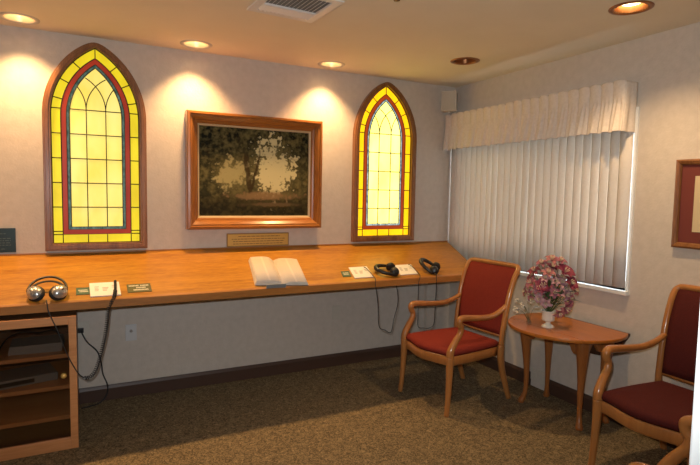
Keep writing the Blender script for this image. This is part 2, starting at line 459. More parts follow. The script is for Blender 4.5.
G1 = [art_glass('gold_glass_left', (.72,.54,.010), (.92,.74,.02), .92), art_glass('red_glass_left', (.30,.022,.008), (.42,.04,.012), .8),
      art_glass('teal_glass_left', (.03,.08,.06), (.20,.30,.24), .6, 60), art_glass('yellow_glass_left', (.86,.66,.09), (1,.85,.26), .95, 6)]
G2 = [art_glass('gold_glass_right', (.95,.50,.003), (1,.60,.008), 1.35), art_glass('red_glass_right', (.40,.045,.008), (.50,.07,.012), .8),
      art_glass('teal_glass_right', (.12,.20,.22), (.85,.95,.90), .8, 60), art_glass('yellow_glass_right', (.92,.78,.13), (1,.90,.24), 2.4, 6)]
struct(stained('window_1', -2.975, 1.050, G1), 'tall arched stained glass window with gold border at the left of the painting', 'window')
struct(stained('window_2', -.752, 1.050, G2), 'tall arched stained glass window glowing brightly beside the corner', 'window')

# ------------------------------------------------------------------ right window behind the blind
root = sempty('window_3', (0,0,0))
f = MB()
f.box((.09,WY0,WZ0),(.13,WY0+.04,WZ1)); f.box((.09,WY1-.04,WZ0),(.13,WY1,WZ1)); f.box((.09,WY0,WZ0),(.13,WY1,WZ0+.04)); f.box((.09,WY0,WZ1-.04),(.13,WY1,WZ1))
f.box((.095,-1.0,WZ0),(.125,-.96,WZ1))
f.build('window_frame', M_white, root)
MB().box((.108,WY0+.03,WZ0+.03),(.112,WY1-.03,WZ1-.03)).build('pane', M_clear, root)
MB().box((-.036,WY0-.02,.842),(.09,WY1+.02,WZ0)).build('window_sill', M_white, root, bevel=.003)
f = MB(); f.box((-.012,WY0-.018,WZ0),(0,WY0+.004,WZ1)); f.build('window_trim', M_white, root)
struct(root, 'white framed window behind the pleated blind', 'window')

# vertical blind, each vane its own part
bl = thing('vertical_blind', 'off-white vertical blind of tall vanes covering the right wall window', 'blind', (-.028, 0, 0))
nv = 26; ys = [-.055 - (1.688)*(k/(nv-1)) for k in range(nv)]
MB().box((-.022,-1.775,1.955),(.022,-.03,1.985)).build('head_rail', M_white, bl)
for k, y in enumerate(ys):
    mb = MB(); rows = []
    zb = .884 + rnd.uniform(-.003,.003); wv = .041
    tw = R(12 + rnd.uniform(-4,5))
    for z in (zb, 1.2, 1.6, 1.957):
        row = []
        for j in range(9):
            u = -1+2*j/8; a = u*wv; bow = .015*(1-u*u)
            yy = a*math.cos(tw); xx = -bow - a*math.sin(tw)
            row.append((xx, y+yy, z))
        rows.append(row)
    mb.grid(rows); mb.build('vane', M_vane, bl, solid=.0012)

# gathered valance
va = thing('valance', 'gathered off-white fabric valance with pinched header above the blind', 'valance', (0,0,0))
def valance_rows(z_of):
    return None
YA, YB = -.012, -1.780
NP = 21; NY = 21*16
def fold(u, z):
    """outward depth of the cloth at 0..1 along the width and height z (0 bottom, 1 top)"""
    ph = u*NP; fr = ph-math.floor(ph); k = math.floor(ph)
    rr = random.Random(k*13+5).uniform(-.25,.25); r2 = random.Random(k*29+3).uniform(.7,1.2)
    puff = math.sin(PI*fr)**.55
    head = .012*puff*r2
    flare = .022*(.5-.5*math.cos(2*PI*(fr+rr*.3)))*r2 + .006*math.sin(2*PI*(ph*2.3+1.1*r2))
    pinch = .010*(.5-.5*math.cos(6*PI*fr))
    if z > .66: return head + (.004 if z > .9 else 0)
    if z > .58: return .006*puff + pinch*.6
    q = (.58-z)/.58
    return pinch*(1-q)*.9 + flare*(.25+.9*q) + .022*q
levels = [0,.02,.12,.24,.36,.46,.54,.58,.60,.62,.65,.67,.74,.86,.96,1.0]
rows = []
for zf in levels:
    row = []
    for i in range(NY+1):
        u = i/NY; y = YA + (YB-YA)*u
        fr = (u*NP) % 1
        z = 1.862 + (2.170-1.862)*zf + (.009*math.sin(PI*fr)**.6 if zf > .9 else 0) - (.004*math.sin(2*PI*fr) if zf < .05 else 0)
        row.append((-.115-fold(u, zf), y, z))
    rows.append(row)
mb = MB(); mb.grid(rows); mb.build('valance_cloth', M_drape, va, solid=.002)
for y, nm in ((YA, 'valance_return'), (YB, 'valance_return')):
    rows = []
    for zf in levels:
        z = 1.862 + .308*zf; row = []
        fx = fold(0 if y == YA else 1, zf)
        for j in range(13):
            t = j/12; fl = .010*math.sin(t*PI*3)*(1-zf)*.9
            row.append((-(.115+fx)*t - .004*(1-t), y + (fl*math.sin(PI*t) if y == YA else -fl*math.sin(PI*t)), z))
        rows.append(row)
    mb = MB(); mb.grid(rows); mb.build(nm, M_drape, va, solid=.002)
mb = MB().box((-.112,YB+.01,2.12),(-.098,YA-.004,2.145)); mb.box((-.10,YB+.01,2.12),(0,YB+.03,2.145)); mb.box((-.10,-.04,2.12),(0,-.02,2.145))
mb.build('curtain_rod', M_white, va)

# ------------------------------------------------------------------ sloping counter
SL = math.atan(.3077)
ZB, ZF, YL = 1.026, .826, -.65
ct = thing('listening_counter', 'long sloping oak counter fixed along the back wall under the windows', 'counter', (0,0,0))
def top_poly(off, y_in=-.632):
    # outline on the slope plane lowered by off
    z = lambda y: ZB + .3077*y - off
    return [(-4.75,-.001,z(0)),(-.046,-.001,z(0)),(-.188,y_in,z(y_in)),(-4.75,y_in,z(y_in))]
mb = MB(); A = [mb.bm.verts.new(p) for p in top_poly(0)]; B_ = [mb.bm.verts.new(p) for p in top_poly(.030)]
mb.face(A); mb.face(B_[::-1])
for i in range(4): mb.face([A[i],A[(i+1)%4],B_[(i+1)%4],B_[i]])
mb.build('counter_top', M_counter, ct)
mb = MB()
mb.prism([(-4.75,YL,.779),(-4.75,-.632,.779),(-4.75,-.632,ZB-.3077*.632),(-4.75,YL+.004,ZF+.0),(-4.75,YL,ZF-.004)], (4.75-.182,0,0))
mb.build('front_edge', M_lip, ct)
mb = MB(); mb.prism([(-4.75,-.010,ZB-.001),(-4.75,0,ZB),(-4.75,0,ZB+.008),(-4.75,-.010,ZB+.008)], (4.71,0,0))
mb.build('back_edge', M_lip, ct)
mb = MB()
zz = lambda y: ZB+.3077*y-.031
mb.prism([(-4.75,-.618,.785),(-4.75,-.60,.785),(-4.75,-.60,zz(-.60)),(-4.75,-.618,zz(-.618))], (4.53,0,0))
mb.build('shadow_strip', M_lip_shadow, ct)  # near-black strip added as the shadow line under the front edge
# painted support under the right end
mb = MB(); mb.box((-.285,-.045,.105),(-.20,0,ZB-.05)); mb.build('support_post', M_wall, ct, bevel=.003)

def on_slope(o, x, s, rz=0, lift=0):
    o.rotation_mode = 'ZYX'; o.rotation_euler = (SL, 0, rz)
    c, sn = math.cos(SL), math.sin(SL)
    o.location = (x, s*c - sn*lift, ZB + s*sn + c*lift); return o
def slab(mb, quad, z0, z1, mi=0):
    mb.prism([(x,y,z0) for x,y in quad], (0,0,z1-z0), mi); return mb

# ------------------------------------------------------------------ things lying on the counter
def card(x, s, w, d, skew, label, thick=.006):
    t = thing('instruction_card', label, 'card', group=None); on_slope(t, x, s, 0, .0005)
    q = [(-w/2+skew,d/2),(w/2+skew,d/2),(w/2,-d/2),(-w/2,-d/2)]
    slab(MB(), q[::-1], 0, thick).build('card_board', M_paper, t)
    mb = MB()
    def blk(u0, v0, u1, v1):
        pts = []
        for u, v in ((u0,v0),(u1,v0),(u1,v1),(u0,v1)):
            pts.append((-w/2 + u*w + skew*v, -d/2 + v*d))
        slab(mb, pts, thick, thick+.0004)
    for k in range(4): blk(.16, .66-.10*k, .30-.02*(k%2), .70-.10*k)
    for k in range(3): blk(.42, .56-.10*k, .62-.03*k, .61-.10*k)
    for k in range(2): blk(.74, .70-.13*k, .90, .74-.13*k)
    mb.build('printing', M_ink, t)
    return t
card(-2.955, -.557, .160, .168, -.003, 'white instruction card with coiled cord across it, beside the silver headphones')
card(-1.252, -.536, .156, .176, .034, 'white instruction card left of the two pairs of black headphones')
card(-.858, -.537, .158, .168, .042, 'white instruction card between the two pairs of black headphones')
def label_strip(x, s, w, d, skew, mat, label, lines, name='counter_label'):
    t = thing(name, label, 'label'); on_slope(t, x, s, 0, .0004)
    q = [(-w/2-skew,-d/2),(w/2-skew,-d/2),(w/2,d/2),(-w/2,d/2)]
    slab(MB(), q, 0, .003).build('plate', mat, t)
    mb = MB()
    for v, segs in lines:
        for (u0, u1) in segs:
            n = max(2, int((u1-u0)/.055))
            for k in range(n):
                a = u0 + (u1-u0)*k/n; b_ = a + (u1-u0)/n*.72
                X = lambda u: -w/2 + u*w - skew*(1-(v+.5))
                slab(mb, [(X(a),(v-.07)*d),(X(b_),(v-.07)*d),(X(b_),(v+.07)*d),(X(a),(v+.07)*d)], .003, .0035)
    mb.build('lettering', M_pink, t)
    return t
label_strip(-3.072, -.561, .070, .086, 0, M_green, 'small green engraved label touching the left side of the card by the silver headphones', [(.1,[(.15,.85)]),(-.12,[(.25,.9)])])
label_strip(-2.770, -.565, .134, .106, 0, M_olive, 'olive sign with three rows of pale lettering, right of the coiled cord', [(.27,[(.08,.5),(.56,.92)]),(.02,[(.38,.78)]),(-.24,[(.25,.88)])], 'counter_sign')
label_strip(-1.352, -.546, .068, .088, .022, M_green, 'small green label left of the card nearest the open book', [(.15,[(.15,.85)]),(-.1,[(.2,.8)])])

# open book
bk = thing('open_book', 'large open book with cream pages lying on the counter below the painting', 'book'); on_slope(bk, -1.859, -.463, R(-8), .0005)
def pages(side):
    mb = MB(); n = 14; top = []; W = .172
    hgt = .032 if side < 0 else .022
    for j in range(n+1):
        u = j/n; z = hgt*(1-(1-min(u*3.2,1))**2)*(.55+.45*math.sin(PI*(.15+.7*u))) + .006
        top.append((side*u*W, z))
    rows = []
    for (v, sk) in ((-.195, -.006), (0,0), (.195, .004)):
        rows.append([(x + (sk*abs(x)/W if True else 0), v, z) for x, z in top])
    Vt = mb.grid(rows, 0, True)
    rb = [[(c[0] + side*.010*(1 if j == n else 0), c[1], .002) for j, c in enumerate(r)] for r in rows]
    Vb = mb.grid(rb, 1, False)
    for r in (0, 2):
        for j in range(n): mb.face([Vt[r][j],Vt[r][j+1],Vb[r][j+1],Vb[r][j]], 1)
    for r in range(2): mb.face([Vt[r][n],Vt[r+1][n],Vb[r+1][n],Vb[r][n]], 1); mb.face([Vt[r][0],Vt[r+1][0],Vb[r+1][0],Vb[r][0]], 1)
    return mb
M_edge = noise_mat('page_edges', (.62,.56,.48), (.78,.72,.63), 300, .8, stretch=(.05,.05,1))
pages(-1).build('left_page', [M_page, M_edge], bk); pages(1).build('right_page', [M_page, M_edge], bk)
MB().box((-.178,-.196,0),(.176,.196,.002)).build('book_cover', M_black, bk)
ho = thing('book_holder', 'small grey metal ledge holding the open book at the counter front edge', 'book holder'); on_slope(ho, -1.935, -.680, R(0), .0008)
MB().box((-.075,-.004,.0),(.060,.0,.026)).box((-.075,-.004,0),(.060,.010,.0025)).build('ledge', simple('grey_metal', (.26,.28,.30), .4, .3), ho, bevel=.001)

# silver headphones
hp = thing('headphones', 'silver and black headphones lying at the left end of the counter', 'headphones'); on_slope(hp, -3.246, -.592, R(-2), .001); hp.scale = (1.06,1.06,1.06)
def arcpts(cx, cy, rx, ry, a0, a1, z0, z1, n=20):
    return [(cx+rx*math.cos(R(a0+(a1-a0)*k/n)), cy+ry*math.sin(R(a0+(a1-a0)*k/n)), z0+(z1-z0)*math.sin(PI*k/n)) for k in range(n+1)]
mb = MB(); mb.tube(arcpts(0,-.012,.088,.118,-4,184,.040,.060), .0068, 8, flat=.9, up=(0,0,1)); mb.build('headband', M_black, hp)
mb = MB(); mb.tube(arcpts(0,-.012,.074,.085,2,178,.042,.050), .0085, 8, flat=.45, up=(0,0,1)); mb.build('inner_band', M_pad, hp)
for s in (-1,1):
    Mx = Matrix.Translation((s*.058,-.030,.038)) @ Matrix.Rotation(-s*R(36),4,'Z') @ Matrix.Rotation(s*R(44),4,'Y')
    mb = MB(); mb.lathe([(0,.027),(.012,.026),(.024,.020),(.033,.009),(.036,0),(.036,-.004)], seg=22, M=Mx, sy=1.28)
    cup = mb.build('ear_cup', M_silver, hp)
    mb = MB(); mb.lathe([(.037,-.003),(.041,-.010),(.040,-.022),(.030,-.027),(.018,-.024),(0,-.016)], seg=22, M=Mx, sy=1.28)
    mb.build('ear_cushion', M_pad, cup)
    mb = MB(); mb.tube([Mx @ Vector((0,-.034,.006)), Mx @ Vector((0,0,.0275)), Mx @ Vector((0,.034,.008))], .0035, 6); mb.build('cup_band', M_black, cup)

def black_phones(x, s, rz, label, tilt, first=None):
    t = thing('headphones', label, 'headphones', group=None); on_slope(t, x, s, rz, .001)
    T = Matrix.Translation((0,0,.010)) @ Matrix.Rotation(tilt,4,'X')
    mb = MB(); pts = [T @ Vector(p) for p in arcpts(0,0,.076,.108,-12,192,.010,.010,26)]
    mb.tube(pts, [.011+.006*math.sin(PI*k/26) for k in range(27)], 8, flat=1.0); mb.build('headband', M_black, t)
    for sgn in (-1,1):
        Mx = Matrix.Translation((sgn*.052,-.028,.030)) @ Matrix.Rotation(sgn*R(62),4,'Y')
        mb = MB(); mb.lathe([(0,.020),(.018,.020),(.028,.014),(.032,.004),(.032,0)], seg=20, M=Mx)
        cup = mb.build('ear_cup', M_black, t)
        mb = MB(); mb.lathe([(.033,0),(.037,-.008),(.035,-.018),(.022,-.022),(0,-.014)], seg=20, M=Mx); mb.build('ear_cushion', M_pad, cup)
    return t
black_phones(-1.008, -.562, R(80), 'black headphones lying between the two right-hand instruction cards', R(6))
black_phones(-.622, -.572, R(46), 'black headphones nearest the right end of the counter', R(24))

# ------------------------------------------------------------------ cords
def cord(name, pts, r, label, n=5, mat=None):
    mb = MB(); mb.tube(smooth_path(pts, n), r, 6); o = mb.build(name, mat or M_cord); return tag(o, label, 'cord')
def coil(pts, R0, r, turns):
    P = smooth_path(pts, 24); L_ = [0]
    for i in range(1, len(P)): L_.append(L_[-1]+(P[i]-P[i-1]).length)
    tot = L_[-1]; out = []; N = turns*9; i = 0
    for k in range(N+1):
        d = tot*k/N
        while i < len(P)-2 and L_[i+1] < d: i += 1
        f = (d-L_[i])/max(L_[i+1]-L_[i], 1e-9); p = P[i].lerp(P[i+1], min(f,1)); t = (P[i+1]-P[i]).normalized()
        u = Vector((0,1,0)) - t*t.y; u.normalize(); w_ = t.cross(u); a = 2*PI*k/9
        q_ = R0*(.62 if k < N*.18 else .9)
        out.append(p + u*math.cos(a)*q_ + w_*math.sin(a)*q_)
    return out
mb = MB()
pth = [(-2.898,-.470,.902),(-2.905,-.600,.864),(-2.918,-.676,.835),(-2.946,-.682,.780),(-2.955,-.68,.70),(-2.970,-.676,.60),(-2.995,-.676,.50),(-3.018,-.676,.43),(-3.045,-.676,.398),(-3.072,-.676,.396)]
mb.tube(coil(pth, .0095, .0024, 64), .0026, 5)
tag(mb.build('coiled_cord', M_cord), 'black coiled cord hanging from the card over the counter edge beside the cabinet', 'cord')
cord('headphone_cord', [(-3.250,-.655,.846),(-3.246,-.668,.832),(-3.240,-.678,.79),(-3.224,-.684,.748),(-3.197,-.690,.679),(-3.183,-.692,.633),(-3.161,-.692,.563),(-3.133,-.690,.491),(-3.100,-.684,.424),(-3.074,-.676,.396)], .0032, 'thin black cord running from the silver headphones down across the cabinet door')
cord('mains_cable', [(-3.089,-.030,.508),(-3.075,-.050,.475),(-3.048,-.06,.427),(-2.995,-.06,.365),(-2.972,-.06,.288),(-2.962,-.06,.204),(-2.935,-.06,.123),(-2.942,-.06,.054),(-2.985,-.07,.010),(-3.04,-.09,.006),(-3.095,-.11,.006)], .0045, 'black power cord hanging from the outlet beside the cabinet to the carpet')
cord('headphone_cord', [(-1.178,-.455,.900),(-1.176,-.49,.896),(-1.182,-.60,.858),(-1.190,-.655,.838),(-1.195,-.664,.80),(-1.187,-.664,.76),(-1.167,-.66,.649),(-1.155,-.66,.493),(-1.103,-.66,.457),(-1.05,-.66,.437),(-1.027,-.66,.54),(-.995,-.655,.635),(-.989,-.645,.709),(-.998,-.635,.775)], .0028, 'thin dark cord looping below the counter under the left black headphones', 6)
cord('headphone_cord', [(-.775,-.455,.900),(-.772,-.49,.896),(-.782,-.60,.858),(-.800,-.655,.838),(-.816,-.664,.80),(-.819,-.664,.735),(-.814,-.66,.581),(-.810,-.66,.457),(-.754,-.66,.436),(-.707,-.66,.431),(-.662,-.66,.458),(-.655,-.66,.568),(-.650,-.66,.685),(-.652,-.664,.79),(-.648,-.655,.838),(-.640,-.62,.853)], .0028, 'thin dark cord looping below the counter behind the left armchair arm', 6)

# ------------------------------------------------------------------ wall plates
def plate(x, z, mat, kind, label, yface=0, w=.072, h=.115):
    t = thing(kind, label, 'outlet' if 'outlet' in kind else 'wall plate', (x,yface,z))
    MB().box((-w/2,-.006,-h/2),(w/2,0,h/2)).build('cover_plate', mat, t, bevel=.002); return t
t = plate(-2.778, .455, M_plate, 'cable_outlet', 'white cable outlet plate on the wall below the counter, right of the coiled cord')
MB().lathe([(.010,0),(.010,.006),(.005,.010),(0,.010)], M=Matrix.Translation((0,-.006,.012)) @ Matrix.Rotation(R(90),4,'X')).build('jack', M_ink, t)
t = plate(-1.185, .455, M_plateb, 'power_outlet', 'beige outlet plate on the wall under the counter between book and armchair')
for dz in (-.02,.02): MB().box((-.014,-.0085,dz-.013),(.014,-.006,dz+.013)).build('socket', M_plateb, t, bevel=.001)
t = plate(-3.075, .505, M_plateb, 'power_outlet', 'beige outlet plate beside the cabinet holding a black plug')
t2 = tag(MB().box((-3.108,-.034,.492),(-3.072,-.0065,.522)).build('power_plug', M_black, bevel=.003), 'black plug pushed into the outlet beside the cabinet', 'plug')
t = thing('floor_outlet', 'beige outlet plate set in the baseboard behind the round table', 'outlet', (0,-1.11,.097))
MB().box((-.010,-.072,-.045),(0,.072,.045)).build('cover_plate', M_plateb, t, bevel=.002)
for dy in (-.03,.03): MB().box((-.013,dy-.016,-.018),(-.010,dy+.016,.018)).build('socket', M_plateb, t, bevel=.001)
# the wall behind that plate, where the baseboard is cut

# plaques
t = thing('wall_plaque', 'dark green engraved plaque on the wall at the left edge', 'plaque', (-3.555,0,1.045))
MB().box((-.112,-.012,0),(.112,0,.152)).build('plate', M_dkgreen, t, bevel=.001)
mb = MB(); rr = random.Random(3)
for k, z in enumerate((.118,.088,.074,.060,.046,.022)):
    x = -.09 + rr.uniform(0,.02); xe = .06 if k in (0,5) else .085
    while x < xe:
        l = rr.uniform(.008,.022); mb.box((x,-.0128,z-.0028),(min(x+l,xe),-.012,z+.0028)); x += l+.005
mb.build('lettering', M_dkline, t)
t = thing('brass_plaque', 'long thin brass engraved plaque under the big painting', 'plaque', (-1.862,0,1.040))
MB().box((-.246,-.010,-.004),(.246,0,.098)).build('backing', M_brasst, t, bevel=.001)
MB().box((-.238,-.013,.003),(.238,-.010,.091)).build('plate', M_brass, t, bevel=.001)
mb = MB(); rr = random.Random(5)
for z, x0, x1 in ((.074,-.16,.17),(.054,-.21,.21),(.036,-.20,.20),(.018,-.20,.19)):
    x = x0
    while x < x1:
        l = rr.uniform(.010,.034); mb.box((x,-.0136,z-.0030),(min(x+l,x1),-.013,z+.0030)); x += l+.006
mb.build('lettering', M_brasst, t)

# ------------------------------------------------------------------ framed painting
pt = thing('framed_painting', 'large woodland painting in a wide stepped oak frame between the stained glass windows', 'painting', (-1.886,0,1.176))
W2, HH = .520, .842
def frame_side(prof, path, mats, nm, parent):
    """prof: (inset, y); path: 4 corners; one mitred moulding per side"""
    for i in range(4):
        mb = MB(); rows = []
        for (ins, y) in prof:
            a = path(ins)[i]; b_ = path(ins)[(i+1)%4]
            rows.append([(a[0],y,a[1]),(b_[0],y,b_[1])])
        mb.grid(rows, 0, False); mb.build(nm, mats[i%2], parent)
rect = lambda w, h: (lambda t: [(-w+t,t),(w-t,t),(w-t,h-t),(-w+t,h-t)])
pf = [(0,0),(0,-.076),(.005,-.088),(.020,-.090),(.026,-.080),(.036,-.080),(.056,-.062),(.062,-.052),(.074,-.046),(.082,-.036)]
frame_side(pf, rect(W2,HH), (M_pframe, M_pframev), 'frame_rail', pt)
frame_side([(.082,-.036),(.082,-.030),(.093,-.026),(.096,-.018)], rect(W2,HH), (M_cream, M_cream), 'liner', pt)
MB().box((-W2+.093,-.020,.093),(W2-.093,-.014,HH-.093)).build('canvas', M_paint, pt)
MB().box((-W2+.01,-.012,.01),(W2-.01,0,HH-.01)).build('backing_board', M_cabin, pt)

# picture on the right wall
pr = thing('framed_print', 'framed print with dark red mat on the right wall above the maroon armchair', 'picture', (0,-2.415,1.177), R(-90))
frame_side([(0,0),(0,-.022),(.010,-.028),(.026,-.022),(.032,-.014)], rect(.36,.504), (M_frame, M_frame), 'frame_rail', pr)
MB().box((-.335,-.010,.025),(.335,-.002,.479)).build('mat_board', M_mat, pr)
MB().box((-.255,-.0115,.095),(.255,-.010,.409)).build('print_sheet', M_matt, pr)

# ------------------------------------------------------------------ speaker
sp = thing('wall_speaker', 'small white loudspeaker mounted high in the corner beside the valance', 'speaker', (-.165,-.125,2.205), R(-46))
MB().box((-.066,-.048,-.012),(.066,.048,.162)).build('case', M_spk, sp, bevel=.006)
MB().box((-.058,-.053,-.004),(.058,-.048,.154)).build('grille', noise_mat('grille_cloth', (.44,.40,.34), (.50,.46,.40), 400, .8), sp, bevel=.002)
mb = MB(); mb.tube([(0,0,-.012),(0,0,-.022)], .010, 8); mb.tube([(0,0,-.014),(0,.055,-.014),(-.0,.150,-.004)], .007, 8); mb.build('bracket', M_vent, sp)

# ------------------------------------------------------------------ ceiling fixtures
def can(x, y, lit, label):
    t = thing('recessed_light', label, 'ceiling light', (x,y,H), 0, None)
    mb = MB(); mb.lathe([(HR-.001,.004),(HR+.002,-.004),(HR+.012,-.006),(HR+.026,-.003),(HR+.027,0)], seg=36, caps=False); mb.build('trim_ring', M_trim if lit == 1 else M_candk, t)
    rows = [(HR-.001,.002),(HR-.006,.04),(.062,.10),(.045,.13),(0,.131)]
    mb = MB(); mb.lathe(rows, seg=32, caps=False)
    mb.build('reflector', M_can if lit == 1 else M_candk, t)
    mb = MB()
    if lit == 2: mb.lathe([(0,.020),(.036,.021),(.052,.027),(.060,.040),(.058,.08),(.030,.129)], seg=28)
    elif lit: mb.lathe([(0,.040),(.030,.042),(.052,.052),(.060,.068),(.050,.10),(.030,.129)], seg=28)
    else: mb.lathe([(0,.058),(.024,.062),(.040,.076),(.044,.092),(.030,.129)], seg=28)
    mb.build('bulb', {1:M_bulb,2:M_bulbdim,0:M_bulboff}[lit], t)
    return t
names = ['lit recessed ceiling light at the left edge, nearest the left stained glass window', 'lit recessed ceiling light above the left side of the painting',
         'lit recessed ceiling light between the painting and the right stained glass window', 'unlit brown recessed ceiling light near the corner loudspeaker',
         'lit recessed ceiling light with dark rim, in front of the valance']
for (x, y), nm, lit in zip(lights, names, (1,1,1,0,2)): can(x, y, lit, nm)
can(*extra[0], 1, 'lit recessed ceiling light farthest left in the row over the counter')

cv = thing('ceiling_vent', 'white square louvred air vent in the ceiling at the top of the photo', 'vent', (-2.055,-1.225,H), R(3))
mb = MB(); s = .195; q = .150
for (a, b_) in (((-s,-s),(s,-q)),((-s,q),(s,s)),((-s,-q),(-q,q)),((q,-q),(s,q))):
    mb.box((a[0],a[1],-.010),(b_[0],b_[1],-.0005))
mb.build('frame', M_vent, cv, bevel=.003)
MB().box((-q,-q,-.003),(q,q,-.0005)).build('duct_opening', M_ventdk, cv)
MB().box((-q,.045,-.013),(q,.055,-.003)).build('divider', M_vent, cv)
for k in range(13):
    x = -.138 + k*.023
    for (y0, y1, an) in ((-q+.004,.043,-42),(.057,q-.004,40)):
        Mx = Matrix.Translation((x, 0, -.010)) @ Matrix.Rotation(R(an),4,'Y')
        MB().box((-.0095,y0,-.0008),(.0095,y1,.0008), M=Mx).build('louver', M_vent, cv)
spk = thing('sprinkler_head', 'small brass sprinkler head on the ceiling at the top centre', 'sprinkler', (-1.655,-1.60,H+.002))
MB().lathe([(.030,0),(.030,-.003),(.012,-.008),(.010,-.020),(.016,-.022),(.016,-.026),(0,-.026)][::-1], seg=18).build('body', simple('aged_brass', (.25,.15,.06), .4, .8), spk)

# ------------------------------------------------------------------ cabinet with glass door
cb = thing('glass_door_cabinet', 'oak cabinet with dark glass door under the left end of the counter', 'cabinet', (-3.560,-.655,0))
CW, CD, CH = .452, .55, .752
mb = MB(); f = .038
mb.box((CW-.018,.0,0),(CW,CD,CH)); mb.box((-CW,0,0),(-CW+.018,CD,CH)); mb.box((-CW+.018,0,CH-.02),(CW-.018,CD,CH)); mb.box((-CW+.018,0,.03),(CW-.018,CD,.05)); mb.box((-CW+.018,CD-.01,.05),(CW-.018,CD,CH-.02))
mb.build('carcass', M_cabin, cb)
for x0, x1 in ((CW-f,CW),(-CW,-CW+f)): MB().box((x0,-.020,0),(x1,0,CH)).build('stile', M_cab, cb, bevel=.002)
for z0, z1 in ((CH-.046,CH),(0,.066)): MB().box((-CW+f,-.020,z0),(CW-f,0,z1)).build('rail', M_cab, cb, bevel=.002)
for z in (.525,.345,.170):
    MB().box((-CW+.02,.05,z-.022),(CW-.02,CD-.02,z)).build('shelf', M_cab, cb)
dr = MB().box((-CW+f+.002,-.012,.069),(CW-f-.002,-.007,CH-.049)).build('glass_door', M_smoke, cb)
MB().lathe([(0,.028),(.011,.026),(.016,.017),(.010,.007),(.005,.003),(.005,0)], seg=18, M=Matrix.Translation((CW-f-.028,-.0125,.425)) @ Matrix.Rotation(R(90),4,'X')).build('knob', M_brass, dr)
# contents
def pile(x, y, z, w, d, n, label, mat, rz=0):
    mb = MB(); h = 0
    for k in range(n):
        t_ = .006+.004*((k*7)%3)/2; Mx = Matrix.Rotation(R(((k*37)%9)-4),4,'Z')
        mb.box((-w/2,-d/2,h),(w/2,d/2,h+t_-.001), M=Mx); h += t_
    o = mb.build('paper_pile', mat); o.location = (x,y,z); o.rotation_euler.z = rz
    return tag(o, label, 'papers', kind='stuff')
M_pg = simple('shelf_paper', (.34,.30,.27), .8)
pile(-3.31, -.43, .5252, .26, .20, 6, 'low pile of papers on the top shelf of the cabinet, on the right', M_pg)
pile(-3.62, -.42, .5252, .22, .19, 4, 'flat pile of papers on the top shelf of the cabinet, at the left edge', M_pg, R(12))
t = thing('audio_player', 'grey slim audio player on the middle shelf of the cabinet', 'player', (-3.40,-.42,.3452), R(14))
MB().box((-.17,-.11,0),(.17,.11,.045)).build('case', simple('grey_case', (.22,.21,.20), .5), t, bevel=.004)
MB().box((-.15,-.113,.012),(.05,-.110,.034)).build('display', M_black, t)
cord('cable', [(-3.50,-.56,.532),(-3.46,-.45,.60),(-3.38,-.50,.645),(-3.30,-.44,.62),(-3.22,-.50,.64),(-3.18,-.46,.56)], .004, 'dark cable tangled above the papers inside the cabinet')

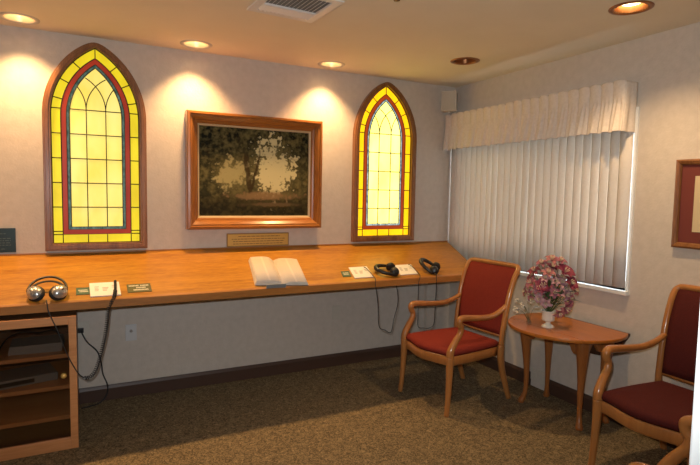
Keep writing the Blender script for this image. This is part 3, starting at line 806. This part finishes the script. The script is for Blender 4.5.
# ------------------------------------------------------------------ armchairs (front faces local -x)
def chair(name, loc, rz, fab, label, grp=None):
    t = thing(name, label, 'chair', loc, rz, grp)
    for s in (-1,1):
        fl = [(-.300,s*.252,.0),(-.291,s*.250,.10),(-.284,s*.248,.21),(-.281,s*.246,.31),(-.281,s*.246,.392)]
        mb = MB(); mb.tube(smooth_path(fl), lerp_list([.0165,.0185,.021,.0245,.0265],6), 12, flat=.95); mb.build('leg', M_chair, t)
        rl = [(.308,s*.232,.0),(.276,s*.232,.09),(.238,s*.231,.20),(.214,s*.230,.31),(.212,s*.230,.405)]
        mb = MB(); mb.tube(smooth_path(rl), lerp_list([.0165,.0185,.0215,.0235,.0225],6), 12, flat=1.15, up=(1,0,0)); mb.build('leg', M_chair, t)
        ap = [(-.281,s*.246,.392),(-.276,s*.247,.435),(-.244,s*.250,.490),(-.208,s*.253,.540),(-.200,s*.256,.578),(-.216,s*.257,.606),(-.215,s*.257,.634),(-.184,s*.258,.645),
              (-.10,s*.261,.638),(0,s*.260,.630),(.09,s*.252,.630),(.175,s*.240,.650),(.250,s*.232,.685)]
        mb = MB(); mb.tube(smooth_path(ap), lerp_list([.0265,.0250,.0225,.0205,.0195,.0205,.0225,.0225,.0210,.0200,.0190,.0180,.0160],6), 12); mb.build('arm', M_chair, t)
    st = [(.212,.405),(.216,.47),(.234,.60),(.264,.75),(.304,.87),(.336,.925)]
    hw = lambda z: .231 + .012*(z-.40)/.5
    left = [(x,-hw(z),z) for x,z in st]; right = [(x,hw(z),z) for x,z in st]
    crest = [(.352,-.232,.946),(.357,-.205,.954),(.355,-.10,.956),(.354,0,.956),(.355,.10,.956),(.357,.205,.954),(.352,.232,.946)]
    P = smooth_path(left+crest+right[::-1], 5)
    mb = MB(); mb.tube(P, [.0195]*len(P), 12, flat=.95)
    mb.tube([(.226,-.230,.468),(.227,0,.464),(.226,.230,.468)], .0135, 10)
    mb.build('back_frame', M_chair, t)
    def bx(z):
        for (x0,z0),(x1,z1) in zip(st, st[1:]+[(.354,.956)]):
            if z <= z1: return x0+(x1-x0)*(z-z0)/(z1-z0)
        return .354
    rows = []; NZ, NYc = 14, 12
    for side in (0,1):
        for i in range(NZ+1):
            zf = i/NZ; z = .474 + (.944-.474)*zf; row = []
            for j in range(NYc+1):
                v = -1+2*j/NYc; y = v*(hw(z)-.012)
                puff = (1-v**4)*(1-(2*zf-1)**4)
                dx = -(.004+.016*puff) if side == 0 else (.004+.006*puff)
                row.append((bx(z)+dx, y, z))
            rows.append(row)
    mb = MB(); a = rows[:NZ+1]; b_ = rows[NZ+1:]; mb.grid(a); mb.grid(b_)
    edge = lambda r: [r[0][j] for j in range(NYc+1)] + [r[i][-1] for i in range(1,NZ+1)] + [r[-1][j] for j in range(NYc-1,-1,-1)] + [r[i][0] for i in range(NZ-1,0,-1)]
    mb.grid([edge(a), edge(b_)], cv=True)
    mb.build('backrest', fab, t)
    def outline(inset=0):
        ws = .243-inset; wr = .215-inset; fr = []
        for j in range(17):
            v = -1+2*j/16
            fr.append((-.282-.050*(.5+.5*math.cos(PI*v))+inset, v*ws))
        sd = [(-.282+inset+(.487-2*inset)*j/8, ws+(wr-ws)*j/8+.010*math.sin(PI*j/8)) for j in range(1,8)]
        bk_ = [(.205-inset, wr-2*wr*j/8) for j in range(9)]
        return fr + sd + bk_ + [(x,-y) for x,y in sd[::-1]]
    rows = [[(x,y,z) for x,y in outline(ins)] for z, ins in ((.326,.006),(.331,.001),(.384,.0),(.390,.004))]
    mb = MB(); V = mb.grid(rows, 0, True, False, True); mb.face(V[0][::-1]); mb.face(V[-1]); mb.build('seat_rail', M_chair, t)
    rows = [[(x,y,z) for x,y in outline(ins)] for z, ins in ((.3905,.008),(.406,-.002),(.424,.001),(.438,.018),(.448,.05),(.456,.10),(.460,.16))]
    mb = MB(); V = mb.grid(rows, 0, True, False, True); mb.face(V[0][::-1]); f_ = mb.face(V[-1])
    if f_: f_.smooth = True
    mb.build('seat', fab, t)
    return t
chair('armchair', (-.678,-.952,0), R(4), M_red, 'red upholstered open-arm wooden chair in front of the counter end, left of the round table')
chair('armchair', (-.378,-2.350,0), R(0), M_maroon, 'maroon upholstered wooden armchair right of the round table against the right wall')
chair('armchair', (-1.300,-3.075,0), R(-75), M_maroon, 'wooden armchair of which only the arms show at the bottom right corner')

# ------------------------------------------------------------------ round drop-leaf table
TX, TY, TR, TZ = -.250, -1.540, .364, .615
tb = thing('drop_leaf_table', 'round reddish drop-leaf wooden table between the two armchairs by the right wall', 'table', (TX,TY,0))
def disc_part(x0, x1, nm, mat):
    n = 60; pts = []
    a0 = math.acos(max(-1,min(1,x1/TR))) if x1 < TR else 0
    a1 = math.acos(max(-1,min(1,x0/TR))) if x0 > -TR else PI
    up = [(TR*math.cos(a0+(a1-a0)*k/n), TR*math.sin(a0+(a1-a0)*k/n)) for k in range(n+1)]
    poly = up + [(x,-y) for x,y in up[::-1] if abs(y) > 1e-6]
    mb = MB(); mb.prism([(x,y,TZ-.022) for x,y in poly], (0,0,.022), sm=True)
    for f in mb.bm.faces:
        if len(f.verts) > 4: f.smooth = False
    return mb.build(nm, mat, tb, bevel=.005)
JX = -.205; BX = .198
disc_part(-TR, JX-.0012, 'front_leaf', M_table)
disc_part(JX+.0012, BX, 'table_top', M_table)
# rear leaf hanging down
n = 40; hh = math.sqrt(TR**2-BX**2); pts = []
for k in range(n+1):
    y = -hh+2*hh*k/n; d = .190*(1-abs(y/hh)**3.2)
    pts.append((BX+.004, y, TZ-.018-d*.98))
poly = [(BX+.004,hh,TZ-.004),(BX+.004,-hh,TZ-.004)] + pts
mb = MB(); mb.prism(poly, (.018,0,0)); mb.build('hanging_leaf', M_tshade, tb, bevel=.003)
# aprons with scalloped lower edge
LX0, LX1, LY, LO = -.055, .160, .225, .045
def apron(p0, p1, th):
    p0 = Vector(p0); p1 = Vector(p1); d = p1-p0; L_ = d.length; N = 40; lower = []
    for k in range(N+1):
        u = k/N; e = min(u,1-u)*L_
        z = TZ-.022-.052 - .070*math.exp(-((e-.040)/.042)**4) - .016*math.exp(-((e-.105)/.018)**2)
        q = p0+d*u; lower.append((q.x,q.y,z))
    poly = [(p0.x,p0.y,TZ-.0225)] + lower + [(p1.x,p1.y,TZ-.0225)]
    nrm = Vector((-d.y,d.x,0)).normalized()*th
    return MB().prism(poly, nrm)
for p0, p1 in (((LX0,-LY+LO,0),(LX0,LY+LO,0)),((LX1,-LY+LO,0),(LX1,LY+LO,0)),((LX0,-LY+LO,0),(LX1,-LY+LO,0)),((LX0,LY+LO,0),(LX1,LY+LO,0))):
    apron(p0, p1, .016).build('apron', M_tleg, tb)
for sx, x in ((-1,LX0),(1,LX1)):
    for sy in (-1,1):
        y = sy*LY+LO; o = Vector((sx*.707, sy*.707, 0))
        rad_ = [.040,.046,.040,.030,.0225,.0175,.0150,.0180,.024,.020]
        off  = [0,.006,.010,.006,0,-.004,-.002,.010,.024,.028]
        zz_  = [TZ-.0225,.55,.49,.40,.30,.19,.10,.045,.016,.001]
        P = [Vector((x,y,z)) + o*a for z, a in zip(zz_, off)]
        mb = MB(); mb.tube(smooth_path(P,5), lerp_list(rad_,5), 14); mb.build('leg', M_tleg, tb)

# ------------------------------------------------------------------ vase, bouquet, sprig
VX, VY = -.405, -1.530
vs = thing('vase', 'small white pedestal vase holding pink flowers on the round table', 'vase', (VX,VY,TZ+.0005))
mb = MB(); mb.lathe([(.038,0),(.040,.004),(.038,.011),(.024,.018),(.015,.026),(.014,.034),(.026,.041),(.038,.046),(.040,.052),(.039,.058),(.040,.095),(.043,.103),(.047,.110),(.043,.110),(.036,.098),(.034,.062),(0,.060)], seg=28)
mb.build('body', M_ivory, vs)
bq = thing('flower_bouquet', 'full bouquet of pink and magenta lilies standing in the white vase', 'flowers', (VX,VY,TZ))
fcols = [simple('petal_dusty_pink', (.35,.12,.15), .6), simple('petal_magenta', (.20,.018,.050), .6), simple('petal_peach_pink', (.40,.15,.15), .6),
         simple('petal_pale_pink', (.50,.27,.29), .6), simple('petal_rose', (.28,.05,.075), .6)]
M_fcen = simple('flower_centre', (.62,.50,.30), .6)
def flower_mesh(r, npet, curl, wid):
    mb = MB()
    for k in range(npet):
        a = 2*PI*k/npet + rnd.uniform(-.1,.1); rr_ = r*rnd.uniform(.85,1.1); lay = .004*(k%2)
        rows = []
        for i in range(7):
            u = i/6; w_ = wid*r*math.sin(PI*min(1,(.10+.88*u)))**.8*(1-.15*u)
            if i == 6: w_ = .02*r
            rad_ = rr_*u; z = r*(.62*math.sin(u*1.7) - curl*u*u) + lay
            row = []
            for j in range(5):
                v = -1+j/2; zz2 = z + .12*r*(v*v)*(1-u*.5)
                row.append((rad_*math.cos(a)-v*w_*math.sin(a), rad_*math.sin(a)+v*w_*math.cos(a), zz2))
            rows.append(row)
        mb.grid(rows)
    return mb
spots = [((.00,-.01,.430),.052,2,6),((-.060,.03,.390),.044,0,6),((.055,-.02,.395),.040,0,6),((-.095,.05,.330),.048,4,6),((-.030,-.045,.345),.046,2,6),((.075,-.045,.340),.055,1,7),
         ((.030,.05,.360),.048,1,6),((-.125,.02,.270),.046,0,6),((-.060,-.06,.265),.054,1,7),((.020,-.085,.300),.036,3,6),((.120,-.06,.300),.044,4,6),((.150,-.03,.245),.040,0,6),
         ((-.140,.07,.215),.040,0,6),((.080,-.090,.225),.046,3,6),((.005,-.095,.235),.040,0,6),((-.090,-.06,.195),.036,3,6),((.085,-.085,.160),.058,0,6),((.145,-.05,.190),.036,4,6),
         ((.040,-.080,.130),.040,2,6),((-.045,-.075,.180),.040,3,5),((-.10,.09,.300),.044,4,6),((.06,.08,.280),.046,4,6),((-.03,.09,.25),.046,0,6),((.11,.05,.22),.044,1,6)]
base = Vector((0,0,.085))
# rotate the local layout so that its local x axis runs across the view
Rz = Matrix.Rotation(R(-32),4,'Z')
extra_spots = [((rnd.uniform(-.12,.12), rnd.uniform(-.09,.04), rnd.uniform(.17,.38)), rnd.uniform(.034,.048), rnd.choice((0,0,1,3,4,2)), 6) for _ in range(16)]
for (p, r_, ci, npt) in spots+extra_spots:
    r_ *= 1.08
    jt = rnd.uniform(.88,1.08); P = Rz @ Vector((p[0]*.86*jt, p[1]*rnd.uniform(.7,1.2), .22+(p[2]-.22)*jt*1.12)); d = (P-Vector((0,0,.20))).normalized(); d = (d+Vector((-.25,-.45,.05))).normalized()
    if ci == 1: fm = flower_mesh(r_, npt, .25, .46)
    else: fm = flower_mesh(r_, npt, .5, .32)
    q = Vector((0,0,1)).rotation_difference(d).to_matrix().to_4x4()
    Mx = Matrix.Translation(P) @ q
    bmesh.ops.transform(fm.bm, matrix=Mx, verts=fm.bm.verts)
    fo = fm.build('flower', fcols[ci], bq)
    mb = MB(); 
    for k in range(5):
        a = 2*PI*k/5; tip = Mx @ Vector((.25*r_*math.cos(a),.25*r_*math.sin(a),.75*r_)); mb.tube([Mx @ Vector((0,0,.05*r_)), tip], [.0012,.0024], 5)
    mb.build('stamens', M_fcen, fo)
    mb = MB(); mb.tube(smooth_path([base, base.lerp(P,.5)+Vector((0,0,.02)), P-d*.004],3), .0018, 5); mb.build('stem', M_stem, fo)
def leaf(mb, p0, d, L_, w_):
    d = d.normalized(); side = d.cross(Vector((0,0,1))); 
    if side.length < .1: side = Vector((1,0,0))
    side.normalize(); nrm = side.cross(d); rows = []
    for i in range(6):
        u = i/5; ww = w_*math.sin(PI*(.08+.9*u)); c = p0+d*L_*u - Vector((0,0,1))*.25*L_*u*u
        rows.append([c-side*ww+nrm*.2*ww, c, c+side*ww+nrm*.2*ww])
    mb.grid(rows)
for k in range(30):
    a = rnd.uniform(0,2*PI); el = rnd.uniform(.1,1.2); mb = MB()
    d = Vector((math.cos(a)*math.cos(el), math.sin(a)*math.cos(el), math.sin(el)))
    p0 = Vector((0,0,.13+.12*rnd.random())) + d*.03
    leaf(mb, p0, d, rnd.uniform(.09,.15), rnd.uniform(.009,.016)); mb.build('leaf', M_leaf, bq)
for P, d in (((.05,-.08,.24),(.9,-.5,.45)),((.06,-.08,.20),(.9,-.5,.25)),((.05,-.06,.26),(.8,-.5,.9)),((-.03,-.09,.27),(-.2,-.6,1)),((.0,-.09,.17),(.1,-.9,.6))):
    mb = MB(); leaf(mb, Rz @ Vector(P), Rz @ Vector(d), .11, .011); mb.build('leaf', M_leaf, bq)

SX, SY = -.470, -1.430
sg = thing('bud_vase', 'tiny clear glass bud vase left of the white pedestal vase', 'vase', (SX,SY,TZ+.0005))
MB().lathe([(.014,0),(.017,.006),(.018,.018),(.012,.030),(.009,.038),(.012,.044),(.010,.044),(.007,.038),(.010,.029),(.014,.018),(0,.006)], seg=18).build('body', glass_mat('bud_vase_glass', (.82,.80,.76), .18), sg)
sd = thing('dried_sprig', 'sprig of small cream dried blossoms in the tiny glass vase', 'dried flowers', (SX,SY,TZ))
for k, (dx, dz) in enumerate(((-.105,.085),(-.085,.065),(-.055,.115),(-.02,.14),(-.075,.125),(.012,.125),(.035,.10),(-.035,.095))):
    tip = Rz @ Vector((dx, rnd.uniform(-.03,.03), dz+.03)); mb = MB()
    pth = smooth_path([(0,0,.012),tuple(Vector((0,0,.04)).lerp(tip,.4)+Vector((0,0,.015))),tuple(tip)],4); mb.tube(pth, .0010, 5)
    s_ = mb.build('stem', M_stem, sd); mb = MB()
    for j in range(5):
        c = tip + Vector((rnd.uniform(-.016,.016),rnd.uniform(-.012,.012),rnd.uniform(-.022,.010))); r_ = rnd.uniform(.0045,.0075)
        mb.tube([pth[-3], c], .0007, 4)
        mb.lathe([(0,-r_),(r_*.8,-r_*.6),(r_,0),(r_*.8,r_*.6),(0,r_)], c=tuple(c), seg=8)
    mb.build('blossoms', M_ivory2, s_)

GROUPS = {'recessed_light':'recessed ceiling lights', 'armchair':'open-arm wooden armchairs', 'headphones':'headphones lying on the counter', 'instruction_card':'instruction cards on the counter',
          'counter_label':'small green labels on the counter', 'headphone_cord':'headphone cords hanging from the counter', 'power_outlet':'outlet plates under the counter', 'paper_pile':'papers in the cabinet'}
for o in list(C.objects):
    g = GROUPS.get(o.name.split('.')[0])
    if g and o.parent is None and 'label' in o: o['group'] = g

# ------------------------------------------------------------------ camera
cx, cy, cz = -3.0707, -3.8754, 1.4498
yaw, pitch, roll, F = -.47736, -.07386, .018466, 519.74
sy_, cy_ = math.sin(yaw), math.cos(yaw); cp, sp_ = math.cos(pitch), math.sin(pitch)
fw = Vector((-sy_*cp, cy_*cp, sp_)); rt = Vector((cy_, sy_, 0)); up = rt.cross(fw)
r2 = math.cos(roll)*rt + math.sin(roll)*up; u2 = -math.sin(roll)*rt + math.cos(roll)*up
cam = bpy.data.cameras.new('camera'); co = bpy.data.objects.new('camera', cam); C.objects.link(co)
m = Matrix((r2, u2, -fw)).transposed().to_4x4(); m.translation = (cx, cy, cz); co.matrix_world = m
cam.sensor_width = 36; cam.lens = F/700*36; cam.clip_start = .02
sc.camera = co

# ------------------------------------------------------------------ light
def spot(name, loc, P, size, blend, col, rad=.03, aim=None):
    l = bpy.data.lights.new(name, 'SPOT'); l.energy = P; l.spot_size = size; l.spot_blend = blend; l.color = col; l.shadow_soft_size = rad
    o = bpy.data.objects.new(name, l); C.objects.link(o); o.location = loc
    d = Vector(aim or (0,0,-1)); o.rotation_euler = d.to_track_quat('-Z','Y').to_euler(); return o
WARM = (1,.59,.25)
for (x, y) in lights[:3]+extra: spot('downlight', (x,y,H+.034), 98, R(98), .7, WARM, .035)
spot('downlight', (lights[4][0],lights[4][1],H+.012), 62, R(120), .8, (1,.66,.33), .03)
# the camera's own pop-up flash, just above and left of the lens
fo = Vector((cx,cy,cz)) + u2*.09 - r2*.042
spot('camera_flash', fo, 138, R(122), .8, (.90,.96,1), .02, fw + u2*.24)
wd = bpy.data.worlds.new('world'); sc.world = wd; wd.use_nodes = True
bg = wd.node_tree.nodes['Background']; bg.inputs[0].default_value = (.82,.92,1,1); bg.inputs[1].default_value = 6.0

sc.view_settings.view_transform = 'Standard'; sc.view_settings.look = 'None'; sc.view_settings.gamma = 1; sc.view_settings.exposure = 0
sc.view_settings.use_curve_mapping = False
